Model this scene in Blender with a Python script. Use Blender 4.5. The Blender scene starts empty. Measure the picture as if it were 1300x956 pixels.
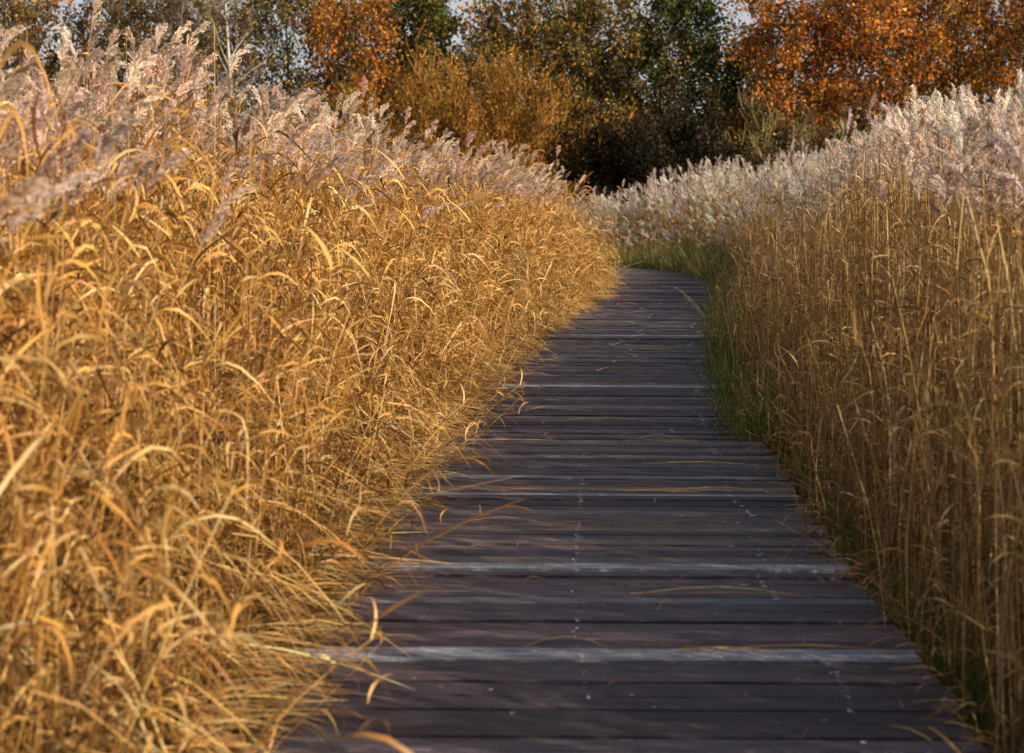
import bpy, math, numpy as np
from mathutils import Vector
rng = np.random.default_rng(11)
scene = bpy.context.scene
COL = scene.collection

# ------------------------------------------------------------------ helpers
def nrm(a):
    return a / np.maximum(np.linalg.norm(a, axis=-1, keepdims=True), 1e-9)
def U(a, b, *s):
    return rng.uniform(a, b, s)
Z = np.array([0., 0., 1.])

class MB:
    def __init__(self):
        self.v = []; self.f = []; self.c = []; self.m = []; self.n = 0
    def _add(self, v, f, c, m):
        v = v.reshape(-1, 3); f = f.reshape(-1, 4)
        self.v.append(v); self.f.append(f + self.n); self.c.append(c.reshape(-1, 3))
        self.m.append(np.full(len(f), m, dtype=np.int32)); self.n += len(v)
    def ribbons(self, P, W, S, C, m=0):
        N, K, _ = P.shape
        if S.ndim == 2: S = S[:, None, :]
        W = np.broadcast_to(W, (N, K))
        if C.ndim == 2: C = np.repeat(C[:, None, :], K, 1)
        V = np.stack([P - S * W[..., None] / 2, P + S * W[..., None] / 2], 2)
        base = (np.arange(N) * 2 * K)[:, None] + (np.arange(K - 1) * 2)[None]
        F = np.stack([base, base + 1, base + 3, base + 2], -1)
        CC = np.repeat(C[:, :, None, :], 2, 2)
        self._add(V, F, CC, m)
    def tubes(self, P, R, C, m=0, M=6):
        N, K, _ = P.shape
        T = nrm(np.gradient(P, axis=1))
        ref = np.where(np.abs(T[:, :1, 2:3]) > .8, np.array([1., 0, 0]), Z)
        A = nrm(np.cross(T, np.broadcast_to(ref, T.shape))); B = np.cross(T, A)
        th = np.arange(M) * 2 * np.pi / M
        R = np.broadcast_to(R, (N, K))
        V = P[:, :, None] + R[:, :, None, None] * (A[:, :, None] * np.cos(th)[:, None] + B[:, :, None] * np.sin(th)[:, None])
        b = (np.arange(N) * K * M)[:, None, None] + (np.arange(K - 1) * M)[None, :, None]
        j = np.arange(M)[None, None]; j2 = (j + 1) % M
        F = np.stack([b + j, b + j2, b + M + j2, b + M + j], -1)
        if C.ndim == 2: C = np.repeat(C[:, None, :], K, 1)
        CC = np.repeat(C[:, :, None, :], M, 2)
        self._add(V, F, CC, m)
    def rhombs(self, P, A, B, C, m=0):
        V = np.stack([P - A, P - B, P + A, P + B], 1)
        F = np.arange(len(P) * 4).reshape(-1, 4)
        self._add(V, F, np.repeat(C[:, None], 4, 1), m)
    def mesh(self, name, mats):
        v = np.concatenate(self.v); f = np.concatenate(self.f); c = np.concatenate(self.c); mi = np.concatenate(self.m)
        me = bpy.data.meshes.new(name)
        me.vertices.add(len(v)); me.vertices.foreach_set('co', v.astype(np.float32).ravel())
        me.loops.add(len(f) * 4); me.loops.foreach_set('vertex_index', f.astype(np.int32).ravel())
        me.polygons.add(len(f)); me.polygons.foreach_set('loop_start', np.arange(0, len(f) * 4, 4, dtype=np.int32))
        me.polygons.foreach_set('material_index', mi)
        a = me.color_attributes.new('col', 'FLOAT_COLOR', 'POINT')
        c4 = np.ones((len(v), 4), np.float32); c4[:, :3] = np.clip(c, 0, 1)
        a.data.foreach_set('color', c4.ravel())
        for m in mats: me.materials.append(m)
        me.update(calc_edges=True)
        return me

def obj(name, data, loc=(0, 0, 0), parent=None):
    o = bpy.data.objects.new(name, data); o.location = loc
    COL.objects.link(o)
    if parent: o.parent = parent
    return o

def varcol(base, n, bright=.2, hue=.06):
    base = np.array(base)
    b = 1 + rng.normal(0, bright, (n, 1))
    return np.clip(base * np.clip(b, .35, 1.8) * (1 + rng.normal(0, hue, (n, 3))), 0.003, .95)
def mixpal(pal, n, w=None, bright=.15, hue=.04):
    pal = np.array(pal); k = rng.choice(len(pal), n, p=w)
    return np.clip(pal[k] * np.clip(1 + rng.normal(0, bright, (n, 1)), .4, 1.7) * (1 + rng.normal(0, hue, (n, 3))), .003, .95)

# ------------------------------------------------------------------ materials
def foliage_mat(name, trans=.3, rand=.15, nscale=0, gloss=0):
    m = bpy.data.materials.new(name); m.use_nodes = True
    nt = m.node_tree; N = nt.nodes; L = nt.links; N.clear()
    out = N.new('ShaderNodeOutputMaterial')
    at = N.new('ShaderNodeAttribute'); at.attribute_name = 'col'
    oi = N.new('ShaderNodeObjectInfo')
    mr = N.new('ShaderNodeMapRange'); mr.inputs['To Min'].default_value = 1 - rand; mr.inputs['To Max'].default_value = 1 + rand
    L.new(oi.outputs['Random'], mr.inputs['Value'])
    fac = mr.outputs[0]
    if nscale:
        tc = N.new('ShaderNodeTexCoord')
        no = N.new('ShaderNodeTexNoise'); no.inputs['Scale'].default_value = nscale; no.inputs['Detail'].default_value = 2
        L.new(tc.outputs['Object'], no.inputs['Vector'])
        mn = N.new('ShaderNodeMapRange'); mn.inputs['From Min'].default_value = .3; mn.inputs['From Max'].default_value = .7
        mn.inputs['To Min'].default_value = .7; mn.inputs['To Max'].default_value = 1.25
        L.new(no.outputs['Fac'], mn.inputs['Value'])
        mu = N.new('ShaderNodeMath'); mu.operation = 'MULTIPLY'
        L.new(fac, mu.inputs[0]); L.new(mn.outputs[0], mu.inputs[1]); fac = mu.outputs[0]
    vm = N.new('ShaderNodeVectorMath'); vm.operation = 'SCALE'
    L.new(at.outputs['Color'], vm.inputs[0]); L.new(fac, vm.inputs['Scale'])
    p = N.new('ShaderNodeBsdfDiffuse'); L.new(vm.outputs[0], p.inputs['Color']); sh = p.outputs[0]
    if trans:
        t = N.new('ShaderNodeBsdfTranslucent'); L.new(vm.outputs[0], t.inputs['Color'])
        mx = N.new('ShaderNodeMixShader'); mx.inputs[0].default_value = trans
        L.new(sh, mx.inputs[1]); L.new(t.outputs[0], mx.inputs[2]); sh = mx.outputs[0]
    if gloss:
        g = N.new('ShaderNodeBsdfGlossy'); g.inputs['Roughness'].default_value = .45; g.inputs['Color'].default_value = (.9, .88, .8, 1)
        mx = N.new('ShaderNodeMixShader'); mx.inputs[0].default_value = gloss
        L.new(sh, mx.inputs[1]); L.new(g.outputs[0], mx.inputs[2]); sh = mx.outputs[0]
    L.new(sh, out.inputs[0])
    return m
M_REED = foliage_mat('dry_reed', .2, .25, 0, .03)
M_PLUME = foliage_mat('reed_plume', .38, .14)
M_GRASS = foliage_mat('grass_blade', .35, .2)
M_LEAF = foliage_mat('tree_leaf', .3, .05)
M_BARK = foliage_mat('bark', 0.0, .05, 2.5)
M_STRAW = foliage_mat('fallen_straw', .1, .1, 0, .03)

def ground_mat():
    m = bpy.data.materials.new('marsh_ground'); m.use_nodes = True
    nt = m.node_tree; N = nt.nodes; L = nt.links; p = N['Principled BSDF']
    tc = N.new('ShaderNodeTexCoord')
    n1 = N.new('ShaderNodeTexNoise'); n1.inputs['Scale'].default_value = .6; n1.inputs['Detail'].default_value = 8
    n2 = N.new('ShaderNodeTexNoise'); n2.inputs['Scale'].default_value = 18; n2.inputs['Detail'].default_value = 6
    L.new(tc.outputs['Object'], n1.inputs['Vector']); L.new(tc.outputs['Object'], n2.inputs['Vector'])
    ad = N.new('ShaderNodeMath'); ad.operation = 'ADD'; L.new(n1.outputs['Fac'], ad.inputs[0]); L.new(n2.outputs['Fac'], ad.inputs[1])
    cr = N.new('ShaderNodeValToRGB'); e = cr.color_ramp.elements
    e[0].position = .35; e[0].color = (.045, .03, .015, 1); e[1].position = .68; e[1].color = (.22, .14, .05, 1)
    x = cr.color_ramp.elements.new(.5); x.color = (.09, .075, .028, 1)
    hf = N.new('ShaderNodeMath'); hf.operation = 'MULTIPLY'; hf.inputs[1].default_value = .5; L.new(ad.outputs[0], hf.inputs[0])
    L.new(hf.outputs[0], cr.inputs[0]); L.new(cr.outputs[0], p.inputs['Base Color'])
    p.inputs['Roughness'].default_value = .95
    b = N.new('ShaderNodeBump'); b.inputs['Strength'].default_value = .7; b.inputs['Distance'].default_value = .05
    L.new(n2.outputs['Fac'], b.inputs['Height']); L.new(b.outputs[0], p.inputs['Normal'])
    return m

def deck_mat():
    m = bpy.data.materials.new('weathered_decking'); m.use_nodes = True
    nt = m.node_tree; N = nt.nodes; L = nt.links; p = N['Principled BSDF']
    uv = N.new('ShaderNodeUVMap'); uv.uv_map = 'UVMap'
    at = N.new('ShaderNodeAttribute'); at.attribute_name = 'col'
    def noise(sx, sy, det=6, rough=.6):
        mp = N.new('ShaderNodeMapping'); mp.inputs['Scale'].default_value = (sx, sy, 1)
        L.new(uv.outputs[0], mp.inputs['Vector'])
        n = N.new('ShaderNodeTexNoise'); n.inputs['Scale'].default_value = 1; n.inputs['Detail'].default_value = det
        n.inputs['Roughness'].default_value = rough
        L.new(mp.outputs[0], n.inputs['Vector']); return n
    grain = noise(3, 60); blotch = noise(2.6, 6, 8, .7); fine = noise(90, 110, 4, .75)
    def mr(src, a, b, c, d):
        q = N.new('ShaderNodeMapRange'); q.inputs['From Min'].default_value = a; q.inputs['From Max'].default_value = b
        q.inputs['To Min'].default_value = c; q.inputs['To Max'].default_value = d; L.new(src, q.inputs['Value']); return q.outputs[0]
    g = mr(grain.outputs['Fac'], .3, .7, .2, 1.9); bl = mr(blotch.outputs['Fac'], .3, .7, .45, 1.5); fi = mr(fine.outputs['Fac'], .3, .7, .4, 1.6)
    a = N.new('ShaderNodeMath'); a.operation = 'MULTIPLY'; L.new(g, a.inputs[0]); L.new(bl, a.inputs[1])
    a2 = N.new('ShaderNodeMath'); a2.operation = 'MULTIPLY'; L.new(a.outputs[0], a2.inputs[0]); L.new(fi, a2.inputs[1])
    vm = N.new('ShaderNodeVectorMath'); vm.operation = 'SCALE'; L.new(at.outputs['Color'], vm.inputs[0]); L.new(a2.outputs[0], vm.inputs['Scale'])
    sp = noise(16, 45, 8, .8); f = mr(sp.outputs['Fac'], .57, .70, 0, .5)
    mx = N.new('ShaderNodeMix'); mx.data_type = 'RGBA'; L.new(f, mx.inputs['Factor'])
    L.new(vm.outputs[0], mx.inputs['A']); mx.inputs['B'].default_value = (.19, .175, .19, 1)
    L.new(mx.outputs['Result'], p.inputs['Base Color'])
    L.new(mr(blotch.outputs['Fac'], .3, .7, .42, .75), p.inputs['Roughness'])
    p.inputs['Specular IOR Level'].default_value = .35
    sep = N.new('ShaderNodeSeparateXYZ'); L.new(uv.outputs[0], sep.inputs[0])
    s = N.new('ShaderNodeMath'); s.operation = 'MULTIPLY'; s.inputs[1].default_value = 2 * math.pi / .024; L.new(sep.outputs['Y'], s.inputs[0])
    sn = N.new('ShaderNodeMath'); sn.operation = 'SINE'; L.new(s.outputs[0], sn.inputs[0])
    s2 = N.new('ShaderNodeMath'); s2.operation = 'MULTIPLY_ADD'; s2.inputs[1].default_value = .4; L.new(sn.outputs[0], s2.inputs[0]); L.new(grain.outputs['Fac'], s2.inputs[2])
    b = N.new('ShaderNodeBump'); b.inputs['Strength'].default_value = .9; b.inputs['Distance'].default_value = .005
    L.new(s2.outputs[0], b.inputs['Height']); L.new(b.outputs[0], p.inputs['Normal'])
    return m
M_GROUND = ground_mat(); M_DECK = deck_mat()

# ------------------------------------------------------------------ path centreline
ctrl = np.array([[.10, -6], [.20, -2], [.28, 3], [.35, 7], [.50, 11], [.89, 17.5], [1.42, 23.8], [2.2, 31.3], [2.95, 39], [3.2, 45],
                 [2.5, 50.5], [.3, 55.5], [-4, 59.5], [-11, 63], [-24, 67], [-45, 71]])
def catmull(c, n=60):
    out = []
    for i in range(1, len(c) - 2):
        p0, p1, p2, p3 = c[i - 1:i + 3]
        t = np.linspace(0, 1, n, endpoint=False)[:, None]
        out.append(.5 * ((2 * p1) + (-p0 + p2) * t + (2 * p0 - 5 * p1 + 4 * p2 - p3) * t ** 2 + (-p0 + 3 * p1 - 3 * p2 + p3) * t ** 3))
    return np.concatenate(out)
PC = catmull(ctrl); seg = np.linalg.norm(np.diff(PC, axis=0), axis=1); SL = np.concatenate([[0], np.cumsum(seg)])
TOT = SL[-1]
def path_at(s):
    x = np.interp(s, SL, PC[:, 0]); y = np.interp(s, SL, PC[:, 1])
    x2 = np.interp(s + .3, SL, PC[:, 0]); y2 = np.interp(s + .3, SL, PC[:, 1])
    x1 = np.interp(s - .3, SL, PC[:, 0]); y1 = np.interp(s - .3, SL, PC[:, 1])
    t = nrm(np.stack([x2 - x1, y2 - y1], -1))
    return np.stack([x, y], -1), t, np.stack([t[..., 1], -t[..., 0]], -1)
DN = np.arange(0, TOT, .25); DP, DT, DR = path_at(DN)
def nearest(q):
    d = ((q[:, None] - DP[None]) ** 2).sum(-1); k = d.argmin(1)
    v = q - DP[k]; side = (v * DR[k]).sum(-1)
    return np.sqrt(d[np.arange(len(q)), k]) * np.sign(side), DN[k], np.arctan2(DR[k][:, 1], DR[k][:, 0])
def s_of_y(y): return float(np.interp(y, PC[:540, 1], SL[:540]))
HW = 1.10

# ------------------------------------------------------------------ ground
def make_ground():
    xs = np.concatenate([[-1500, -400, -150], np.linspace(-60, 60, 90), [150, 400, 1500]])
    ys = np.concatenate([[-1500, -400, -60], np.linspace(-10, 130, 100), [250, 600, 2500]])
    X, Y = np.meshgrid(xs, ys); zz = -.3 + .04 * np.sin(X * 1.3 + Y) + .04 * np.sin(Y * .9 - X * .6)
    v = np.stack([X, Y, zz], -1).reshape(-1, 3); nx = len(xs)
    i = (np.arange(len(ys) - 1) * nx)[:, None] + np.arange(nx - 1)[None]
    f = np.stack([i, i + 1, i + nx + 1, i + nx], -1).reshape(-1, 4)
    me = bpy.data.meshes.new('ground'); me.from_pydata(v.tolist(), [], f.tolist()); me.materials.append(M_GROUND)
    for p in me.polygons: p.use_smooth = True
    obj('ground', me)
make_ground()

# ------------------------------------------------------------------ boardwalk
def make_boardwalk():
    root = obj('boardwalk', None)
    verts = []; faces = []; cols = []; uvs = []
    def box(s0, s1, o0, o1, ztop, th, col, tilt=0., uoff=0, voff=0, skew=0.):
        ss = np.array([s0, s1, s1, s0]); oo = np.array([o0, o0, o1, o1])
        sm = (s0 + s1) / 2; p, t, r = path_at(np.array(sm))
        b = len(verts)
        for lvl in (0, th):
            for k in range(4):
                q = p + t * (ss[k] - sm + skew * oo[k]) + r * oo[k]
                verts.append((q[0], q[1], ztop - lvl + (tilt * (1 if k in (1, 2) else -1)))); cols.append(col)
        fs = [(0, 3, 2, 1), (4, 5, 6, 7), (0, 1, 5, 4), (1, 2, 6, 5), (2, 3, 7, 6), (3, 0, 4, 7)]
        lu = [(oo[k], ss[k]) for k in range(4)]
        for f in fs:
            faces.append(tuple(b + i for i in f))
            uvs.append([(lu[i % 4][0] + uoff, (ss[i % 4]) + voff + (0.03 if i > 3 else 0)) for i in f])
    pale = [s_of_y(v) for v in (6.98, 8.72, 10.82, 17.5, 5.2, 24.5)]
    s = .3
    while s < TOT - .5:
        w = .138; gap = rng.uniform(.013, .030)
        near = [q for q in pale if s - .02 < q < s + w]
        c = np.array([.098, .074, .080]) * rng.uniform(.55, 1.4) * (1 + rng.normal(0, .06, 3))
        r = rng.random()
        if r < .12: c = np.array([.17, .13, .11]) * rng.uniform(.8, 1.2)
        elif r < .22: c = np.array([.04, .031, .038])
        elif r < .25: c = np.array([.16, .155, .18])
        zt = rng.normal(0, .004); tl = rng.normal(0, .0028)
        if near:
            box(s, s + .045, -HW, HW, .004, .03, np.array([.36, .365, .41]) * rng.uniform(.75, 1.1), .001, rng.uniform(0, 50), rng.uniform(0, 9))
            s += .045 + .02
            continue
        o = rng.normal(0, .018)
        box(s, s + w, -HW + o, HW + o, zt, .032, c, tl, rng.uniform(0, 50), rng.uniform(0, 50), rng.normal(0, .0025))
        s += w + gap
    def finish(nm):
        me = bpy.data.meshes.new(nm); me.from_pydata([tuple(map(float, v)) for v in verts], [], faces)
        ca = me.color_attributes.new('col', 'FLOAT_COLOR', 'POINT'); ca.data.foreach_set('color', np.hstack([np.array(cols), np.ones((len(cols), 1))]).astype(np.float32).ravel())
        ul = me.uv_layers.new(name='UVMap'); ul.data.foreach_set('uv', np.array(uvs, dtype=np.float32).reshape(-1)); me.materials.append(M_DECK)
        obj(nm, me, parent=root)
    finish('planks')
    verts.clear(); faces.clear(); cols.clear(); uvs.clear()
    ss = np.arange(.3, TOT - 1, 1.2)
    for a in ss:
        for off in (-.95, 0, .95):
            box(a, a + 1.19, off - .04, off + .04, -.048, .15, (.025, .02, .02))
        for off in (-.95, .95):
            box(a + .2, a + .32, off - .13, off - .045, -.055, .35, (.05, .04, .035))
    finish('bearers')
    mb = MB()
    for off, y0, y1, n, wob in ((-.11, 5, 13, 200, .015), (.72, 6, 18, 400, .035), (-.0, 19, 34, 800, .12), (.80, 18, 34, 400, .06)):
        sa, sb = s_of_y(y0), s_of_y(y1); s = np.sort(U(sa, sb, n))
        keep = np.sin(s * 3.1 + off * 9) + np.sin(s * 7.7) * .6 + rng.normal(0, .5, n) > -.2; s = s[keep]; n = len(s)
        p, t, r = path_at(s)
        lat = off + wob * np.sin(s * 1.7) + wob * .5 * np.sin(s * 5.3) + rng.normal(0, .009, n)
        q = np.c_[p + r * lat[:, None], np.full(n, .0125)]
        L = U(.003, .015, n) * (1 + (y0 > 15) * .9)
        A = np.c_[t, np.zeros(n)] * (L * 1.5)[:, None] + np.c_[r, np.zeros(n)] * (L * rng.normal(0, .8, n))[:, None]
        B = np.c_[r, np.zeros(n)] * (L * U(.3, .6, n))[:, None]
        mb.rhombs(q, A, B, varcol((.6, .6, .68), n, .2, .02))
    n = 260; s = U(s_of_y(4.5), s_of_y(35), n); p, t, r = path_at(s); q = np.c_[p + r * U(-1, 1, n)[:, None], np.full(n, .0125)]
    L = U(.004, .014, n)[:, None]; a = U(0, 6.28, n)
    A = np.c_[np.cos(a), np.sin(a), 0 * a] * L; B = np.c_[-np.sin(a), np.cos(a), 0 * a] * L * .7
    mb.rhombs(q, A, B, varcol((.42, .40, .40), n, .4, .02))
    obj('pale_deck_marks', mb.mesh('pale_deck_marks', [M_BARK]), parent=root)  # pale marks along the nail lines, plus scattered pale spots
make_boardwalk()

# ------------------------------------------------------------------ reeds
GOLD = [(.68, .385, .115), (.57, .29, .07), (.77, .51, .21), (.39, .18, .04), (.20, .09, .024), (.62, .325, .07)]
GOLDW = [.23, .21, .14, .18, .14, .10]
def reed_clump(n=15, foot=.5, H=2.4, Hs=.10, lean=.25, leans=.15, dirspread=.9, nleaf=8, leafL=(.22, .42), leafW=(.009, .018), tleaf=(.2, .97),
               plume=.6, plen=(.2, .3), pcol=((.66, .50, .385), (.50, .355, .26), (.74, .60, .49)), pal=GOLD, palw=GOLDW, droop=(.2, 1.5), stemw=.0055,
               wind=.5, bb=30, fluff=5, stem_dark=.5, dens=1.15, hmax=1.13, pthr=.9):
    mb = MB()
    base = np.c_[U(-foot / 2, foot / 2, n), U(-foot / 2, foot / 2, n), np.zeros(n)]
    Hh = H * np.clip(1 + rng.normal(0, Hs, n), .5, hmax)
    th = rng.normal(0, dirspread, n); D = np.c_[np.cos(th), np.sin(th), 0 * th]
    a = np.clip(lean + rng.normal(0, leans, n), -.25, 1.3)
    br = rng.random(n) < .06; a = np.where(br, a + U(.25, .6, n), a)      # a few bent stems
    pw = U(1.3, 2.4, n); wob = rng.normal(0, .02, (n, 2))
    def ev(i, t):
        h = Hh[i]; z = h * t * (1 - .28 * np.clip(a[i], 0, 1.2) * t)
        xy = base[i] + D[i] * (a[i] * h * .7 * t ** pw[i])[:, None]
        xy[:, 0] += wob[i, 0] * np.sin(t * 7 + i); xy[:, 1] += wob[i, 1] * np.sin(t * 6 + 2 * i)
        xy[:, 2] = z
        return xy
    K = 7; tt = np.linspace(0, 1, K)
    P = ev(np.repeat(np.arange(n), K), np.tile(tt, n)).reshape(n, K, 3)
    T = nrm(P[:, 1:] - P[:, :-1]).mean(1)
    ph = U(0, 6.28, n); S = nrm(np.cross(T, np.c_[np.cos(ph), np.sin(ph), 0 * ph]))
    C = mixpal(pal, n, palw) ; C = C[:, None, :] * np.linspace(stem_dark, 1, K)[None, :, None]  # stem colour darkened toward the base, painting in the shade between reeds
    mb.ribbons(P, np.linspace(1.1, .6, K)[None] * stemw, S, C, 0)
    m = int(n * nleaf); i = rng.integers(0, n, m); t = U(tleaf[0], tleaf[1], m)
    p0 = ev(i, t)
    al = np.where(rng.random(m) < wind, rng.normal(0, .9, m), U(0, 6.28, m)); d = np.c_[np.cos(al), np.sin(al), 0 * al]
    L = U(*leafL, m); KL = 6; s = np.linspace(0, 1, KL)
    dr = U(*droop, m); up = U(.2, 1.1, m)
    lat = rng.normal(0, .3, m); sd = np.c_[-np.sin(al), np.cos(al), 0 * al]
    ex = U(1.4, 2.8, m)[:, None]
    P = p0[:, None] + d[:, None] * (L[:, None] * (s * .7 - .12 * s ** 2))[..., None] + Z * (L[:, None] * (up[:, None] * s - dr[:, None] * s ** ex))[..., None] \
        + sd[:, None] * (L[:, None] * lat[:, None] * s ** 2)[..., None]
    tw = U(-1.3, 1.3, m)[:, None] + (rng.normal(0, 1.3, m)[:, None] * s)
    Sv = sd[:, None] * np.cos(tw)[..., None] + Z * np.sin(tw)[..., None]
    W = U(*leafW, m)[:, None] * np.array([.45, .9, 1, .85, .5, .05])[None]
    C = mixpal(pal, m, palw, .28)
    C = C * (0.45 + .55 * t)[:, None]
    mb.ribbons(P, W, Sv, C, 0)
    ip = np.where((rng.random(n) < plume) & (Hh > H * pthr) & ~br)[0]; q = len(ip)
    if q:
        top = ev(ip, np.ones(q)); tan = nrm(nrm(top - ev(ip, np.full(q, .93))) + Z * .5)
        Lp = U(*plen, q); nod = U(.0, .6, q)
        hd = nrm(D[ip] + rng.normal(0, .6, (q, 3)) * [1, 1, 0])
        def ax(s):
            return top[:, None] + tan[:, None] * (Lp[:, None] * s * (1 - .1 * s))[..., None] + hd[:, None] * (Lp[:, None] * nod[:, None] * s ** 2)[..., None] - Z * (Lp[:, None] * nod[:, None] * .35 * s ** 3)[..., None]
        s = np.tile(np.linspace(0, 1, 5), (q, 1)); A = ax(s)
        pc = mixpal(pcol, q, None, .16, .03)
        mb.ribbons(A, np.full((1, 5), .006), nrm(np.cross(tan, rng.normal(0, 1, (q, 3)))), pc * .7, 1)
        s = np.sort(U(0, 1, q, bb) ** 1.1, 1); st = ax(s) ; tn = nrm(ax(np.minimum(s + .05, 1.05)) - st)
        az = U(0, 6.28, q, bb); o = np.stack([np.cos(az), np.sin(az), 0 * az], -1) + hd[:, None] * .6
        o = nrm(o - (o * tn).sum(-1, keepdims=True) * tn)
        prof = (.45 + .55 * np.sin(np.pi * np.clip(s * .8 + .15, 0, 1))) * (1 - .65 * s)
        bl = Lp[:, None] * .46 * prof * U(.6, 1.15, q, bb)
        KB = 4; u = np.linspace(0, 1, KB)
        BP = st[:, :, None] + tn[:, :, None] * (bl[..., None] * .9 * u)[..., None] + o[:, :, None] * (bl[..., None] * (.36 * u))[..., None] \
            + (hd[:, None, None] * .22 - Z * .18) * (bl[..., None] * u ** 2)[..., None]
        BP = BP.reshape(-1, KB, 3)
        bc = np.repeat(pc, bb, 0) * (1 + rng.normal(0, .12, (q * bb, 1)))
        ang = rng.normal(0, 1, (q * bb, 3)); Sb = nrm(np.cross(BP[:, -1] - BP[:, 0], ang))
        mb.ribbons(BP, np.array([[.003, .0055, .006, .002]]) * dens, Sb, bc, 1)
        nb = q * bb; uu = U(.15, 1.05, nb, fluff); k = np.clip((uu * (KB - 1)).astype(int), 0, KB - 2); fr = uu * (KB - 1) - k
        idx = np.arange(nb)[:, None]
        fp = BP[idx, k] * (1 - fr[..., None]) + BP[idx, k + 1] * fr[..., None] + rng.normal(0, .006, (nb, fluff, 3))
        fa = nrm(nrm(BP[:, -1] - BP[:, 0])[:, None] + rng.normal(0, .5, (nb, fluff, 3)))
        fb = nrm(np.cross(fa, rng.normal(0, 1, (nb, fluff, 3))))
        ln = U(.006, .013, nb, fluff)[..., None] * dens
        mb.rhombs((fp).reshape(-1, 3), (fa * ln).reshape(-1, 3), (fb * ln * .33).reshape(-1, 3), (np.repeat(bc, fluff, 0) * (1 + rng.normal(0, .12, (nb * fluff, 1)))), 1)
    return mb.mesh('reed_clump', [M_REED, M_PLUME])

L_tall = [reed_clump(n=14, H=2.2, Hs=.11, hmax=1.22, pthr=.97, lean=.10, leans=.09, nleaf=9, tleaf=(.3, .98), plume=.6) for _ in range(8)]
L_mid = [reed_clump(n=15, H=1.75, Hs=.12, lean=.15, leans=.14, nleaf=10.5, plume=0, tleaf=(.1, .99), leafL=(.2, .4), leafW=(.008, .017)) for _ in range(9)]
L_edge = [reed_clump(n=15, H=.85, Hs=.35, lean=.38, leans=.4, nleaf=8.5, plume=0, tleaf=(.05, .99), leafL=(.10, .28), leafW=(.005, .012), dirspread=1.1, stem_dark=.75) for _ in range(7)]
RG = [(.58, .355, .13), (.50, .28, .085), (.72, .50, .235), (.34, .18, .06), (.17, .09, .032), (.40, .29, .10)]
RGW = [.24, .20, .17, .16, .14, .09]
R_tall = [reed_clump(n=22, H=2.12, Hs=.10, hmax=1.2, pthr=.98, lean=.05, leans=.08, nleaf=3.6, tleaf=(.4, .98), plume=.55, leafL=(.16, .32), leafW=(.007, .014), stemw=.006, wind=.5, pal=RG, palw=RGW, pcol=((.68, .55, .45), (.55, .42, .33), (.76, .66, .57)), stem_dark=.6) for _ in range(8)]
R_mid = [reed_clump(n=22, H=1.75, Hs=.13, lean=.06, leans=.12, nleaf=4.0, tleaf=(.08, .98), plume=0, leafL=(.14, .30), leafW=(.006, .013), stemw=.0055, wind=.5, pal=RG, palw=RGW, stem_dark=.6) for _ in range(8)]
R_edge = [reed_clump(n=20, H=.85, Hs=.35, lean=.25, leans=.3, nleaf=5, tleaf=(.05, .97), plume=0, leafL=(.12, .28), leafW=(.006, .012), stemw=.0045, wind=.5, pal=RG, palw=RGW, dirspread=1.4) for _ in range(5)]
FP = ((.68, .60, .52), (.55, .46, .38), (.76, .69, .62))
F_tall = [reed_clump(n=14, foot=.75, H=2.35, Hs=.12, hmax=1.22, pthr=.88, lean=.06, leans=.06, nleaf=6, tleaf=(.3, .97), plume=.66, plen=(.3, .42), stemw=.009, leafW=(.015, .026), pal=RG, palw=RGW, pcol=FP, bb=22, fluff=3, dens=2.3) for _ in range(7)]
GR = [(.12, .18, .035), (.18, .23, .05), (.38, .29, .11), (.07, .11, .025)]
GW = [.33, .28, .25, .14]
def grass_clump(n=85, foot=.45, L=(.15, .42), w=(.005, .011), pal=GR, palw=GW):
    mb = MB(); b = np.c_[U(-foot / 2, foot / 2, n), U(-foot / 2, foot / 2, n), np.zeros(n)]
    al = U(0, 6.28, n); d = np.c_[np.cos(al), np.sin(al), 0 * al]; sd = np.c_[-np.sin(al), np.cos(al), 0 * al]
    l = U(*L, n); K = 5; s = np.linspace(0, 1, K); o = U(.2, 1.0, n); dr = U(0, .7, n)
    P = b[:, None] + d[:, None] * (l * o)[:, None, None] * (s ** 1.6)[None, :, None] + Z * (l[:, None] * (s - (dr * o)[:, None] * s ** 2))[..., None]
    mb.ribbons(P, U(*w, n)[:, None] * np.array([[.8, 1, .9, .6, .05]]), sd, mixpal(pal, n, palw, .25), 0)
    return mb.mesh('grass_clump', [M_GRASS])
G_cl = [grass_clump() for _ in range(6)]
G_far = [grass_clump(n=110, foot=.8, L=(.4, 1.0), w=(.012, .022), pal=[(.19, .20, .055), (.29, .26, .08), (.44, .34, .14), (.11, .14, .035)], palw=[.3, .25, .25, .2]) for _ in range(4)]

def smooth(x, a, b):
    t = np.clip((x - a) / (b - a), 0, 1); return t * t * (3 - 2 * t)
def place(root, name, variants, q, rot, sc, zsc, z=-.3):
    for i in range(len(q)):
        o = bpy.data.objects.new(name, variants[rng.integers(len(variants))])
        o.location = (q[i, 0], q[i, 1], z); o.rotation_euler = (0, 0, rot[i]); o.scale = (sc[i], sc[i], zsc[i])
        o.parent = root; COL.objects.link(o)
def jitter_grid(x0, x1, y0, y1, sp):
    X, Y = np.meshgrid(np.arange(x0, x1, sp), np.arange(y0, y1, sp)); q = np.stack([X.ravel(), Y.ravel()], -1)
    return q + U(-.5, .5, len(q), 2) * sp
def patch(q, f, ph):
    return np.sin(q[:, 0] * f + ph) * np.sin(q[:, 1] * f * .8 + 2 * ph) + .5 * np.sin(q[:, 0] * f * 2.3 + q[:, 1] * f * 1.7)
count = 0
rl = obj('reed_bed', None)
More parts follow.
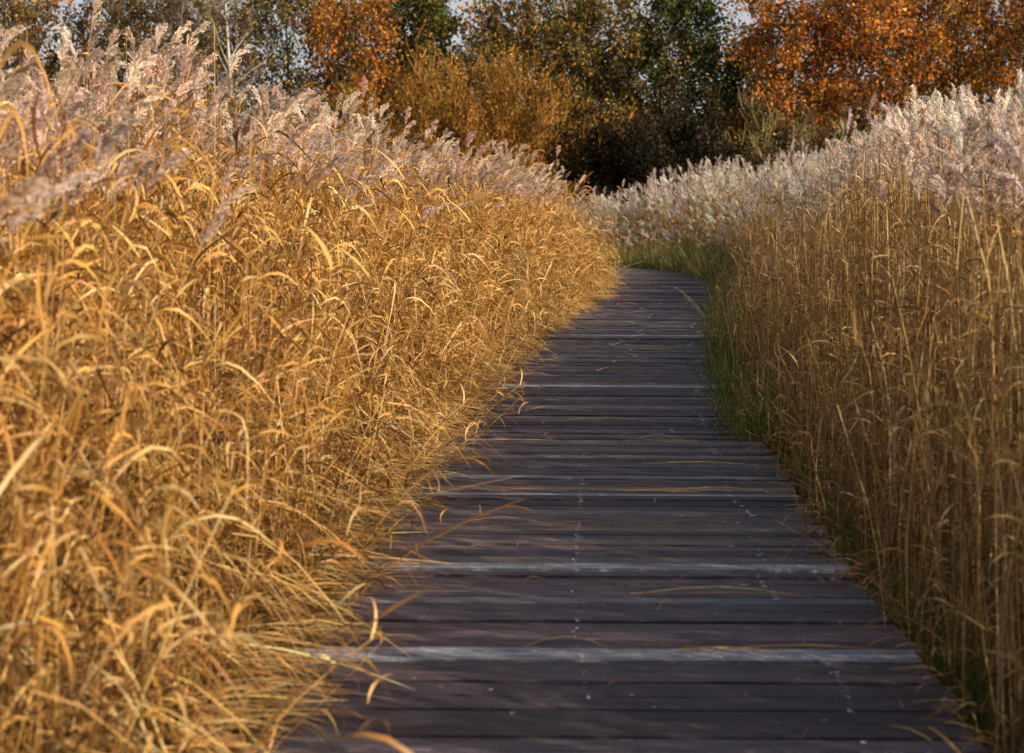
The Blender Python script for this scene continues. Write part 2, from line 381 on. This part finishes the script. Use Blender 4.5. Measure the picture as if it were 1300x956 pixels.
for (y0, y1, sp) in ((4.6, 22, .35), (22, 57, .48)):
    q = jitter_grid(-9, 5, y0, y1, sp); d, s, ra = nearest(q); e = -d - HW
    e = e + .07 * np.sin(s * 2.1) + .05 * np.sin(s * 4.7 + 1)
    m = (e > .15) & (e < 4.4) & (d < 0); q, e, s, ra = q[m], e[m], s[m], ra[m]
    k = (e < 2.1) | (rng.random(len(e)) < .45); q, e, s, ra = q[k], e[k], s[k], ra[k]
    fade = (1 - .35 * smooth(s, s_of_y(41), s_of_y(47))) * (1 + .06 * patch(q, .9, 1.))
    g = e + rng.normal(0, .08, len(e))
    ed = g < .38; mi = (~ed) & (g < 1.15); ta = g >= 1.15
    jr = rng.normal(0, .8, len(e)) + ra
    sc = U(.9, 1.12, len(e)) * (1.05 + (sp > .4) * .2)
    for msk, var, hz in ((ed, L_edge, (.65 + e * 1.6) * U(.7, 1.3, len(e))), (mi, L_mid, np.minimum(.62 + .72 * (e - .3), 1.14) * U(.84, 1.14, len(e))), (ta, L_tall, (.90 + .11 * smooth(e, 1.0, 1.8)) * U(.94, 1.09, len(e)))):
        place(rl, 'reeds', var, q[msk], jr[msk], sc[msk], (hz * fade)[msk]); count += msk.sum()
rr = obj('reed_bed', None)
for (y0, y1, sp) in ((1.2, 22, .35), (22, 50, .48)):
    q = jitter_grid(0, 14, y0, y1, sp); d, s, ra = nearest(q); e = d - HW
    Y = q[:, 1]
    ramp = .35 + .045 * np.clip(Y - 12, 0, 40)
    m = (e > .12) & (e < 4.2 + ramp) & (d > 0); q, e, s, ra, ramp, Y = q[m], e[m], s[m], ra[m], ramp[m], Y[m]
    k = (e < ramp + 2.0) | (rng.random(len(e)) < .6); q, e, s, ra, ramp, Y = q[k], e[k], s[k], ra[k], ramp[k], Y[k]
    x = e / ramp + rng.normal(0, .12, len(e)); tallh = (.88 + .12 * smooth(Y, 9, 20) + .14 * smooth(Y, 24, 36)) * (1 + .06 * patch(q, .9, 3.))
    xt = 1.25 + .45 / ramp * (Y < 27)
    ed = x < .5; mi = (~ed) & (x < xt); ta = x >= xt
    thin = (x < .7) & (Y > 14) & (rng.random(len(e)) < .66); ed = ed & ~thin; mi = mi & ~thin
    jr = rng.normal(0, 1.2, len(e)) + ra + math.pi; sc = U(.9, 1.12, len(e)) * (1.05 + (sp > .4) * .2)
    farm = ta & (Y > 27)
    place(rr, 'reeds', R_edge, q[ed], jr[ed], sc[ed], ((.7 + .5 * x) * U(.7, 1.3, len(e)))[ed])
    place(rr, 'reeds', R_mid, q[mi], jr[mi], sc[mi], (np.minimum(.66 + .34 * (x - .5), 1.16) * tallh * U(.86, 1.1, len(e)))[mi])
    t2 = ta & ~farm
    place(rr, 'reeds', R_tall, q[t2], jr[t2], sc[t2], (tallh * (.93 + .09 * smooth(x, 1.2, 2.5)) * U(.94, 1.09, len(e)))[t2])
    place(rr, 'reeds', F_tall, q[farm], jr[farm], sc[farm] * .8, (tallh * (.60 + .42 * smooth(e - ramp, .1, 2.5)) * U(.88, 1.1, len(e)))[farm])
    count += len(e)
rf = obj('reed_bed', None)
q = jitter_grid(-24, 20, 48, 76, .7); d, s, ra = nearest(q); e = d - HW
m = (d > 0) & (e > .3) & (e < 11) & (q[:, 1] > 50); q, e, ra = q[m], e[m], ra[m]
xx = q[:, 0]; hmx = .68 + .40 * smooth(xx, 1.5, 7.5)
x = e + rng.normal(0, .25, len(e))
ta = x > 1.6
hz = hmx * (.42 + .58 * smooth(x, 1.0, 6.0)) * U(.85, 1.1, len(e)) * 1.04
place(rf, 'reeds', F_tall, q[ta], rng.normal(0, .8, ta.sum()) + math.pi, U(.95, 1.15, ta.sum()), hz[ta])
count += ta.sum()
gv = obj('grass_verge', None)
n = 800; s = U(s_of_y(13.5), s_of_y(46), n); p, t, r = path_at(s); w = .17 + .022 * (p[:, 1] - 12)
o = HW - .02 + np.abs(rng.normal(0, 1, n)) * w * 1.1; q = p + r * o[:, None]; pk = patch(q, 1.3, .5) > -.65; q = q[pk]; n = len(q)
place(gv, 'grass', G_cl, q, U(0, 6.28, n), U(.8, 1.4, n), U(.65, 1.5, n), -.2)
n = 60; s = U(s_of_y(6.5), s_of_y(14.5), n); p, t, r = path_at(s); q = p + r * (HW + .06 + U(0, .16, n))[:, None]
place(gv, 'grass', G_cl, q, U(0, 6.28, n), U(.4, .75, n), U(.6, .95, n), -.2)
n = 60; s = U(s_of_y(15), s_of_y(24), n); p, t, r = path_at(s); q = p - r * (HW + .04 + U(0, .3, n))[:, None]
place(gv, 'grass', G_cl, q, U(0, 6.28, n), U(.6, .9, n), U(.6, .9, n), -.2)
n = 600; s = U(s_of_y(43), s_of_y(43) + 30, n); p, t, r = path_at(s); q = p + r * (HW + .3 + U(0, 1, n) ** 1.3 * 4.2)[:, None]
place(gv, 'grass', G_far, q, U(0, 6.28, n), U(.9, 1.3, n), U(.6, 1.25, n), -.3)
print('reed instances', count)

# ------------------------------------------------------------------ fallen straw on the deck
def straw():
    mb = MB()
    def lay(s, off, ang, L, w, z, pal=GOLD, palw=GOLDW):
        n = len(s); p, t, r = path_at(s)
        t3 = np.c_[t, np.zeros(n)]; r3 = np.c_[r, np.zeros(n)]
        d = r3 * np.cos(ang)[:, None] + t3 * np.sin(ang)[:, None]; sd = np.cross(Z, d)
        c = np.c_[p + r * off[:, None], z]; K = 5; u = np.linspace(0, 1, K); bend = rng.normal(0, .08, n)
        P = c[:, None] + d[:, None] * (L[:, None] * u)[..., None] + sd[:, None] * ((L * bend)[:, None] * u ** 2)[..., None] + Z * (np.abs(rng.normal(0, .02, n))[:, None] * np.sin(u * 3.14))[..., None]
        tw = U(-.6, .6, n)[:, None]
        S = sd * np.cos(tw) + Z * np.sin(tw)
        mb.ribbons(P, w[:, None] * np.array([[.7, 1, 1, .8, .2]]), S, mixpal(pal, n, palw, .2), 0)
    STR = [(.70, .44, .15), (.60, .34, .10), (.78, .56, .26), (.42, .21, .055), (.26, .13, .04)]; SW = [.32, .27, .18, .15, .08]
    def clump(s): return np.clip(.45 + .5 * np.sin(s * 2.3) * np.sin(s * .9 + 1) + .35 * np.sin(s * 6.1 + 2), .05, 1.3)
    n = 11000; s = U(s_of_y(4), s_of_y(46), n); cl = clump(s)
    o = np.abs(rng.normal(0, 1, n)) * (.03 + .13 * cl) - .1 * U(0, 1, n)
    lay(s, -HW - .15 + o, rng.normal(-.05, .42, n), U(.06, .36, n), U(.003, .008, n), .014 + U(0, 1, n) * .12 * np.exp(-np.clip(o, 0, 9) * 10), STR, SW)
    # broken stems slanting out of the bed onto the boards
    n = 3200; s = U(s_of_y(4), s_of_y(46), n); cl = clump(s); kk = rng.random(n) < cl * .8; s = s[kk]; cl = cl[kk]; n = len(s)
    p, t, r = path_at(s); L = U(.2, .62, n) * (.75 + .4 * cl); K = 5; u = np.linspace(0, 1, K)
    d = nrm(np.c_[r, np.zeros(n)] * 1. + np.c_[t, np.zeros(n)] * rng.normal(-.05, .5, n)[:, None])
    z0 = U(.06, .5, n); st = np.c_[p - r * (HW + U(.12, .38, n))[:, None], z0]; ze = np.where(rng.random(n) < .7, .015, U(.02, .22, n))
    P = st[:, None] + d[:, None] * (L[:, None] * u)[..., None] - Z * (np.maximum(z0 - ze, 0)[:, None] * u[None] ** U(1., 2.2, n)[:, None])[..., None]
    mb.ribbons(P, U(.003, .007, n)[:, None] * np.array([[.9, 1, 1, .8, .3]]), nrm(np.cross(d, rng.normal(0, 1, (n, 3)))), mixpal(STR, n, SW, .2), 0)
    n = 1300; s = U(s_of_y(4), s_of_y(44), n)
    lay(s, HW + .08 - np.abs(rng.normal(0, .10, n)), math.pi + rng.normal(0, .9, n), U(.05, .22, n), U(.002, .006, n), U(.014, .04, n))
    n = 140; s = U(s_of_y(4), s_of_y(44), n)
    lay(s, U(-1, .95, n), U(0, 6.28, n), U(.03, .16, n), U(.003, .007, n), np.full(n, .014))
    for y, k in ((9.78, 12), (10.95, 12), (17.62, 14), (6.98, 8), (8.0, 5), (13.3, 7), (14.6, 5), (20.3, 10), (22.0, 9), (26, 9), (12.1, 5), (29, 9)):
        s0 = s_of_y(y); lay(s0 + rng.normal(0, .006, k), U(-1.05, .5, k), rng.normal(0, .012, k), U(.3, .75, k), U(.005, .010, k), np.full(k, .014), STR, SW)
    obj('fallen_reed_stems', mb.mesh('fallen_reed_stems', [M_STRAW]))
straw()

# ------------------------------------------------------------------ trees
def interp_poly(P, i, t):
    K = P.shape[1]; x = t * (K - 1); k = np.clip(x.astype(int), 0, K - 2); f = (x - k)[:, None]
    return P[i, k] * (1 - f) + P[i, k + 1] * f, nrm(P[i, k + 1] - P[i, k])
def spawn(P, nper, t0, t1, L, ang, up, curve, K=6, wob=.05, taper=.5):
    N = len(P); m = N * nper; i = np.repeat(np.arange(N), nper); t = U(t0, t1, m)
    p, T = interp_poly(P, i, t)
    rp = nrm(np.cross(T, rng.normal(0, 1, (m, 3)))); a = ang * U(.6, 1.3, m)[:, None]
    d = nrm(T * np.cos(a) + rp * np.sin(a) + Z * up)
    l = L * (1 - taper * t) * U(.65, 1.25, m); s = np.linspace(0, 1, K)
    w = np.cumsum(rng.normal(0, wob, (m, K, 3)), 1) * s[None, :, None]
    Q = p[:, None] + d[:, None] * (l[:, None] * s)[..., None] + Z * ((l * curve)[:, None] * s ** 2)[..., None] + w * l[:, None, None]
    return Q, i
def strips(mb, P, w, C, m):
    S = nrm(np.cross(P[:, -1] - P[:, 0], rng.normal(0, 1, (len(P), 3))))
    mb.ribbons(P, np.linspace(1, .3, P.shape[1])[None] * w, S, C, m)
def leaves(mb, P, per, size, spread, pal, palw=None, grp=None, bright=.2):
    N = len(P); m = N * per; i = np.repeat(np.arange(N), per); p, T = interp_poly(P, i, U(.15, 1, m))
    p = p + rng.normal(0, spread, (m, 3)); A = nrm(rng.normal(0, 1, (m, 3))); B = nrm(np.cross(A, rng.normal(0, 1, (m, 3))))
    l = U(.6, 1.3, m)[:, None] * size
    C = mixpal(pal, m, palw, bright)
    if grp is not None: C = np.clip(C * grp[i][:, None], 0, 1)
    mb.rhombs(p, A * l, B * l * .65, C, 1)

def tree(name, x, y, H, R, pal, bark=(.10, .08, .06), palw=None, trunk=.16, t0=.12, limbs=26, leafn=8, lsize=.10, dens=.88, up=.35, shape=.45, twigcol=None, spread=.22, n2=10, n3=7):
    mb = MB(); K = 9; s = np.linspace(0, 1, K)
    lean = rng.normal(0, .04, 2)
    T = np.zeros((1, K, 3)); T[0, :, 2] = s * H * .88; T[0, :, 0] = lean[0] * H * s + .12 * np.sin(s * 5 + x); T[0, :, 1] = lean[1] * H * s
    bc = np.array([bark])
    mb.tubes(T, (trunk * (1 - .85 * s))[None], bc, 0, 8)
    t = np.linspace(t0, .97, limbs) ; az = np.arange(limbs) * 2.4 + U(-.4, .4, limbs)
    p, _ = interp_poly(T, np.zeros(limbs, int), t)
    prof = np.sin(np.pi * np.clip((t - t0 * .4) / (1.08 - t0 * .4), 0, 1)) ** shape
    l = R * prof * U(.65, 1.2, limbs) + .4
    d = nrm(np.c_[np.cos(az), np.sin(az), up + t * .9]); K1 = 7; s1 = np.linspace(0, 1, K1)
    P1 = p[:, None] + d[:, None] * (l[:, None] * s1)[..., None] + Z * ((l * .12)[:, None] * s1 ** 2)[..., None] + np.cumsum(rng.normal(0, .03, (limbs, K1, 3)), 1) * l[:, None, None] * s1[None, :, None]
    mb.tubes(P1, trunk * .42 * (1 - .8 * s1)[None] * (1.15 - t)[:, None], np.repeat(bc, limbs, 0), 0, 5)
    P2, i2 = spawn(P1, n2, .2, 1, R * .48, .85, .25, .05)
    tc = np.array([twigcol if twigcol is not None else bark])
    strips(mb, P2, .06, np.repeat(tc, len(P2), 0) * U(.7, 1.2, len(P2), 1), 0)
    P3, i3 = spawn(P2, n3, .2, 1, R * .26, .8, .2, 0, K=4)
    strips(mb, P3, .03, np.repeat(tc, len(P3), 0) * U(.7, 1.3, len(P3), 1), 0)
    g2 = np.clip(1 + rng.normal(0, .34, len(P2)), .35, 1.7)
    keep2 = rng.random(len(P2)) < dens; k3 = keep2[i3] & (rng.random(len(P3)) < .92)
    if leafn: leaves(mb, P3[k3], leafn, lsize, spread, pal, palw, g2[i3][k3])
    return obj(name, mb.mesh(name, [M_BARK, M_LEAF]), (x, y, -.3))

def bush(name, x, y, H, R, twig, pal, palw=None, n=60, n2=15, n3=6, leafn=6, lsize=.085, up=.5, tw=.04, dens=.9, fan=1.35, spread=.15, leafbright=.2, l2=.25):
    mb = MB(); K = 8; s = np.linspace(0, 1, K)
    az = U(0, 6.28, n); el = np.arccos(1 - U(0, 1, n) * (1 - math.cos(fan)))
    d = np.c_[np.sin(el) * np.cos(az), np.sin(el) * np.sin(az), np.cos(el)]
    r = 1 / np.sqrt((np.sin(el) / R) ** 2 + (np.cos(el) / H) ** 2) * U(.78, .95, n)
    b = np.c_[rng.normal(0, R * .16, n), rng.normal(0, R * .16, n), np.zeros(n)]
    P1 = b[:, None] + d[:, None] * (r[:, None] * s)[..., None] + Z * ((r * .10)[:, None] * np.sin(s * np.pi)[None])[..., None] + np.cumsum(rng.normal(0, .018, (n, K, 3)), 1) * r[:, None, None] * s[None, :, None]
    tc = np.array([twig])
    mb.tubes(P1, .05 * (1 - .8 * s)[None] * U(.6, 1.4, n, 1), np.repeat(tc * .55, n, 0), 0, 5)
    P2, i2 = spawn(P1, n2, .25, 1, H * l2, .6, up, .08, K=5, taper=.35)
    g = np.clip(1 + rng.normal(0, .2, n), .5, 1.6)
    strips(mb, P2, tw * 1.3, np.repeat(tc, len(P2), 0) * g[i2][:, None] * U(.5, 1.1, len(P2), 1), 0)
    P3, i3 = spawn(P2, n3, .15, 1, H * l2 * .52, .5, up, .04, K=4, taper=.3)
    strips(mb, P3, tw, np.repeat(tc, len(P3), 0) * g[i2][i3][:, None] * U(.6, 1.4, len(P3), 1), 0)
    if leafn:
        g2 = (np.clip(1 + rng.normal(0, .25, len(P2)), .5, 1.6) * g[i2])
        kk = (rng.random(len(P2)) < dens)[i3]
        leaves(mb, P3[kk], leafn, lsize, spread, pal, palw, g2[i3][kk], leafbright)
    return obj(name, mb.mesh(name, [M_BARK, M_LEAF]), (x, y, -.3))

ORANGE = [(.58, .18, .026), (.64, .24, .036), (.42, .12, .02), (.46, .23, .05), (.20, .12, .035)]
OCHRE = [(.35, .205, .036), (.42, .26, .045), (.21, .14, .032), (.16, .13, .032)]
YGREEN = [(.30, .32, .04), (.40, .37, .05), (.18, .21, .035)]
GREEN = [(.055, .08, .022), (.08, .10, .028), (.038, .055, .018), (.14, .12, .032)]
DARK = [(.038, .029, .017), (.026, .034, .014), (.055, .034, .021)]
BROWN = [(.17, .105, .046), (.11, .075, .034), (.22, .13, .048), (.10, .085, .032)]
WILL = [(.38, .19, .038), (.28, .15, .034), (.21, .155, .034), (.43, .24, .05)]

bush('willow_bush', -1.0, 85, 9.0, 6.3, (.33, .155, .04), WILL, n=190, n2=15, n3=7, leafn=3, lsize=.07, tw=.035, l2=.19)
bush('hawthorn_bush', 6.1, 83.5, 7.9, 4.1, (.045, .03, .024), DARK, n=105, up=.2, leafn=7, l2=.20)
bush('hawthorn_bush', 3.8, 88, 6.0, 3.0, (.05, .036, .025), DARK, n=60, up=.2)
bush('sallow_bush', 11.6, 85.5, 7.8, 3.8, (.30, .25, .10), YGREEN[2:] + BROWN, n=34, n2=10, n3=6, leafn=1, lsize=.06, tw=.035, up=.25)
bush('yellow_green_bush', -9.2, 88, 7.4, 2.9, (.12, .11, .04), YGREEN, n=54, n2=12)
bush('orange_leaved_bush', -6.6, 91, 9.6, 3.1, (.16, .08, .03), ORANGE[:4], n=46, n2=12, dens=.75)
bush('willow_bush', -14.0, 90, 7.4, 3.8, (.18, .11, .04), WILL + YGREEN[2:], n=70, n2=12)
bush('hazel_bush', -20.5, 90, 7.0, 4.2, (.14, .09, .04), BROWN, n=65, n2=12)
bush('bare_willow_bush', 15.0, 88, 6.6, 3.6, (.13, .078, .05), BROWN, n=80, n2=12, leafn=4)
bush('bare_willow_bush', 20.0, 88, 6.4, 3.8, (.14, .09, .055), BROWN, n=80, n2=12, leafn=4)
bush('bare_willow_bush', 26, 88, 6.4, 4.0, (.12, .08, .05), BROWN, n=80, n2=12, leafn=4)
bush('bare_willow_bush', 10.6, 82, 4.6, 3.0, (.10, .065, .042), BROWN, n=60, n2=11, leafn=5)
bush('elder_bush', 8.8, 91, 7.6, 3.2, (.10, .07, .04), GREEN + BROWN, n=60, n2=12)
tree('oak_tree', 9.2, 97, 12.2, 2.9, GREEN, leafn=10, dens=.95)
tree('field_maple_tree', 4.9, 98, 11.6, 3.8, OCHRE + GREEN[:1])
tree('field_maple_tree', .6, 99, 13.3, 4.2, OCHRE + GREEN[:1])
tree('beech_tree', 13.6, 95, 11.0, 3.9, ORANGE, dens=.92)
tree('beech_tree', 17.4, 94, 12.0, 4.0, ORANGE, dens=.92)
tree('field_maple_tree', 21.2, 96, 12.6, 4.0, ORANGE[1:] + OCHRE[:2], dens=.9)
tree('beech_tree', 25.0, 95, 12.2, 4.2, ORANGE + OCHRE[:1])
tree('beech_tree', 30, 97, 12.2, 4.2, ORANGE + OCHRE)
tree('beech_tree', -7.4, 97, 11.8, 3.0, ORANGE + OCHRE[:1], leafn=7, dens=.75)
tree('scots_pine_tree', -4.4, 99, 13.0, 2.4, GREEN[:3] + OCHRE[2:], dens=.95, t0=.3)
tree('ash_tree', -10.5, 100, 13.8, 4.0, OCHRE + GREEN[:2], leafn=7, dens=.8)
tree('birch_tree', -13.2, 93, 15, 2.6, OCHRE, bark=(.55, .52, .48), twigcol=(.20, .15, .12), lsize=.07, leafn=3, dens=.6, trunk=.17)
tree('birch_tree', -16.8, 97, 13.6, 3.0, OCHRE, bark=(.42, .40, .37), twigcol=(.20, .15, .12), lsize=.07, leafn=3, dens=.6, trunk=.13)
tree('ash_tree', -19.5, 100, 13.8, 4.0, BROWN, leafn=6, dens=.7)
tree('ash_tree', -25, 98, 13.4, 4.4, BROWN + OCHRE[:2], leafn=7, dens=.8)
tree('field_maple_tree', -30, 99, 12.4, 4.4, OCHRE)

def belt():
    mb = MB()
    xs = np.concatenate([np.arange(-62, 66, 2.5), np.arange(-60, 64, 3.1)]); n = len(xs); n1 = len(np.arange(-62, 66, 2.5))
    K = 7; s = np.linspace(0, 1, K)
    H = U(13.2, 15.2, n); H[n1:] *= .84; H[(xs > 6) & (xs < 14.0)] *= .76; y = U(110, 120, n); y[n1:] = U(102, 107, n - n1)
    T = np.zeros((n, K, 3)); T[..., 0] = xs[:, None] + rng.normal(0, .8, (n, 1)); T[..., 1] = y[:, None]; T[..., 2] = H[:, None] * .9 * s
    mb.tubes(T, .18 * (1 - .8 * s)[None], np.repeat(np.array([[.09, .075, .06]]), n, 0), 0, 5)
    P1, i1 = spawn(T, 24, .04, 1, 3.6, 1.0, .35, .1, K=6, taper=.35)
    strips(mb, P1, .10, np.repeat(np.array([[.11, .085, .065]]), len(P1), 0), 0)
    P2, i2 = spawn(P1, 7, .2, 1, 1.6, .8, .25, .05, K=4)
    strips(mb, P2, .07, np.repeat(np.array([[.12, .09, .065]]), len(P2), 0), 0)
    g = np.clip(1 + rng.normal(0, .28, len(P1)), .4, 1.7)
    cols = [OCHRE + BROWN, BROWN, ORANGE + BROWN, GREEN + OCHRE]
    ty = rng.integers(0, 4, n)
    for k in range(4):
        kk = (ty[i1[i2]] == k) & (rng.random(len(P2)) < .88)
        if kk.any(): leaves(mb, P2[kk], 9, .16, .42, cols[k], None, g[i2][kk])
    obj('distant_treeline', mb.mesh('distant_treeline', [M_BARK, M_LEAF]), (0, 0, -.3))
belt()
def thicket():
    mb = MB(); n = 1200
    b = np.c_[U(-48, 50, n), U(79, 95, n), np.zeros(n)]; K = 6; s = np.linspace(0, 1, K)
    az = U(0, 6.28, n); d = np.c_[np.cos(az) * .5, np.sin(az) * .5, np.ones(n)]; L = U(1.8, 4.6, n)
    P = b[:, None] + d[:, None] * (L[:, None] * s)[..., None] - Z * ((L * .3)[:, None] * s ** 2)[..., None]
    strips(mb, P, .05, varcol((.09, .06, .04), n, .3), 0)
    P2, i2 = spawn(P, 9, .1, 1, 1.0, .9, .2, 0, K=4)
    strips(mb, P2, .04, varcol((.11, .07, .04), len(P2), .3), 0)
    g = np.clip(1 + rng.normal(0, .3, n), .4, 1.7)
    leaves(mb, P2, 6, .11, .2, BROWN + DARK + GREEN[:1], None, g[i2])
    obj('bramble_thicket', mb.mesh('bramble_thicket', [M_BARK, M_LEAF]), (0, 0, -.3))
thicket()

# ------------------------------------------------------------------ light, sky, camera
EL, AZ = math.radians(25), math.radians(127)
w = bpy.data.worlds.new('World'); scene.world = w; w.use_nodes = True
nt = w.node_tree; N = nt.nodes; bg = N['Background']; sk = N.new('ShaderNodeTexSky'); sk.sky_type = 'NISHITA'
sk.sun_disc = False; sk.sun_elevation = EL; sk.sun_rotation = AZ; sk.dust_density = 3.0; sk.air_density = 1.0
hs = N.new('ShaderNodeHueSaturation'); hs.inputs['Saturation'].default_value = .8
nt.links.new(sk.outputs[0], hs.inputs['Color'])
# thin pale haze low on the horizon
tc = N.new('ShaderNodeTexCoord'); sp = N.new('ShaderNodeSeparateXYZ'); nt.links.new(tc.outputs['Generated'], sp.inputs[0])
mr = N.new('ShaderNodeMapRange'); mr.inputs['From Min'].default_value = .05; mr.inputs['From Max'].default_value = .24
mr.inputs['To Min'].default_value = .85; mr.inputs['To Max'].default_value = 0
nt.links.new(sp.outputs['Z'], mr.inputs['Value'])
mx = N.new('ShaderNodeMix'); mx.data_type = 'RGBA'; nt.links.new(mr.outputs[0], mx.inputs['Factor'])
nt.links.new(hs.outputs[0], mx.inputs['A']); mx.inputs['B'].default_value = (5.8, 5.9, 6.3, 1)
nt.links.new(mx.outputs['Result'], bg.inputs[0]); bg.inputs[1].default_value = .12
ld = bpy.data.lights.new('sun', 'SUN'); ld.energy = 5; ld.angle = math.radians(.5); ld.color = (1, .85, .64)
lo = obj('sun', ld, (10, -10, 20)); dv = Vector((math.sin(AZ) * math.cos(EL), math.cos(AZ) * math.cos(EL), math.sin(EL)))
lo.rotation_euler = dv.to_track_quat('Z', 'Y').to_euler()
cam = bpy.data.cameras.new('camera'); co = obj('camera', cam, (0, 0, 1.6)); co.rotation_euler = (math.radians(90 - 4.938), 0, 0)
cam.lens = 69.2; cam.sensor_width = 36; cam.clip_start = .1; cam.clip_end = 5000
cam.dof.use_dof = True; cam.dof.focus_distance = 17.5; cam.dof.aperture_fstop = 4.0
scene.camera = co
scene.view_settings.view_transform = 'Standard'; scene.view_settings.look = 'None'; scene.view_settings.exposure = 0
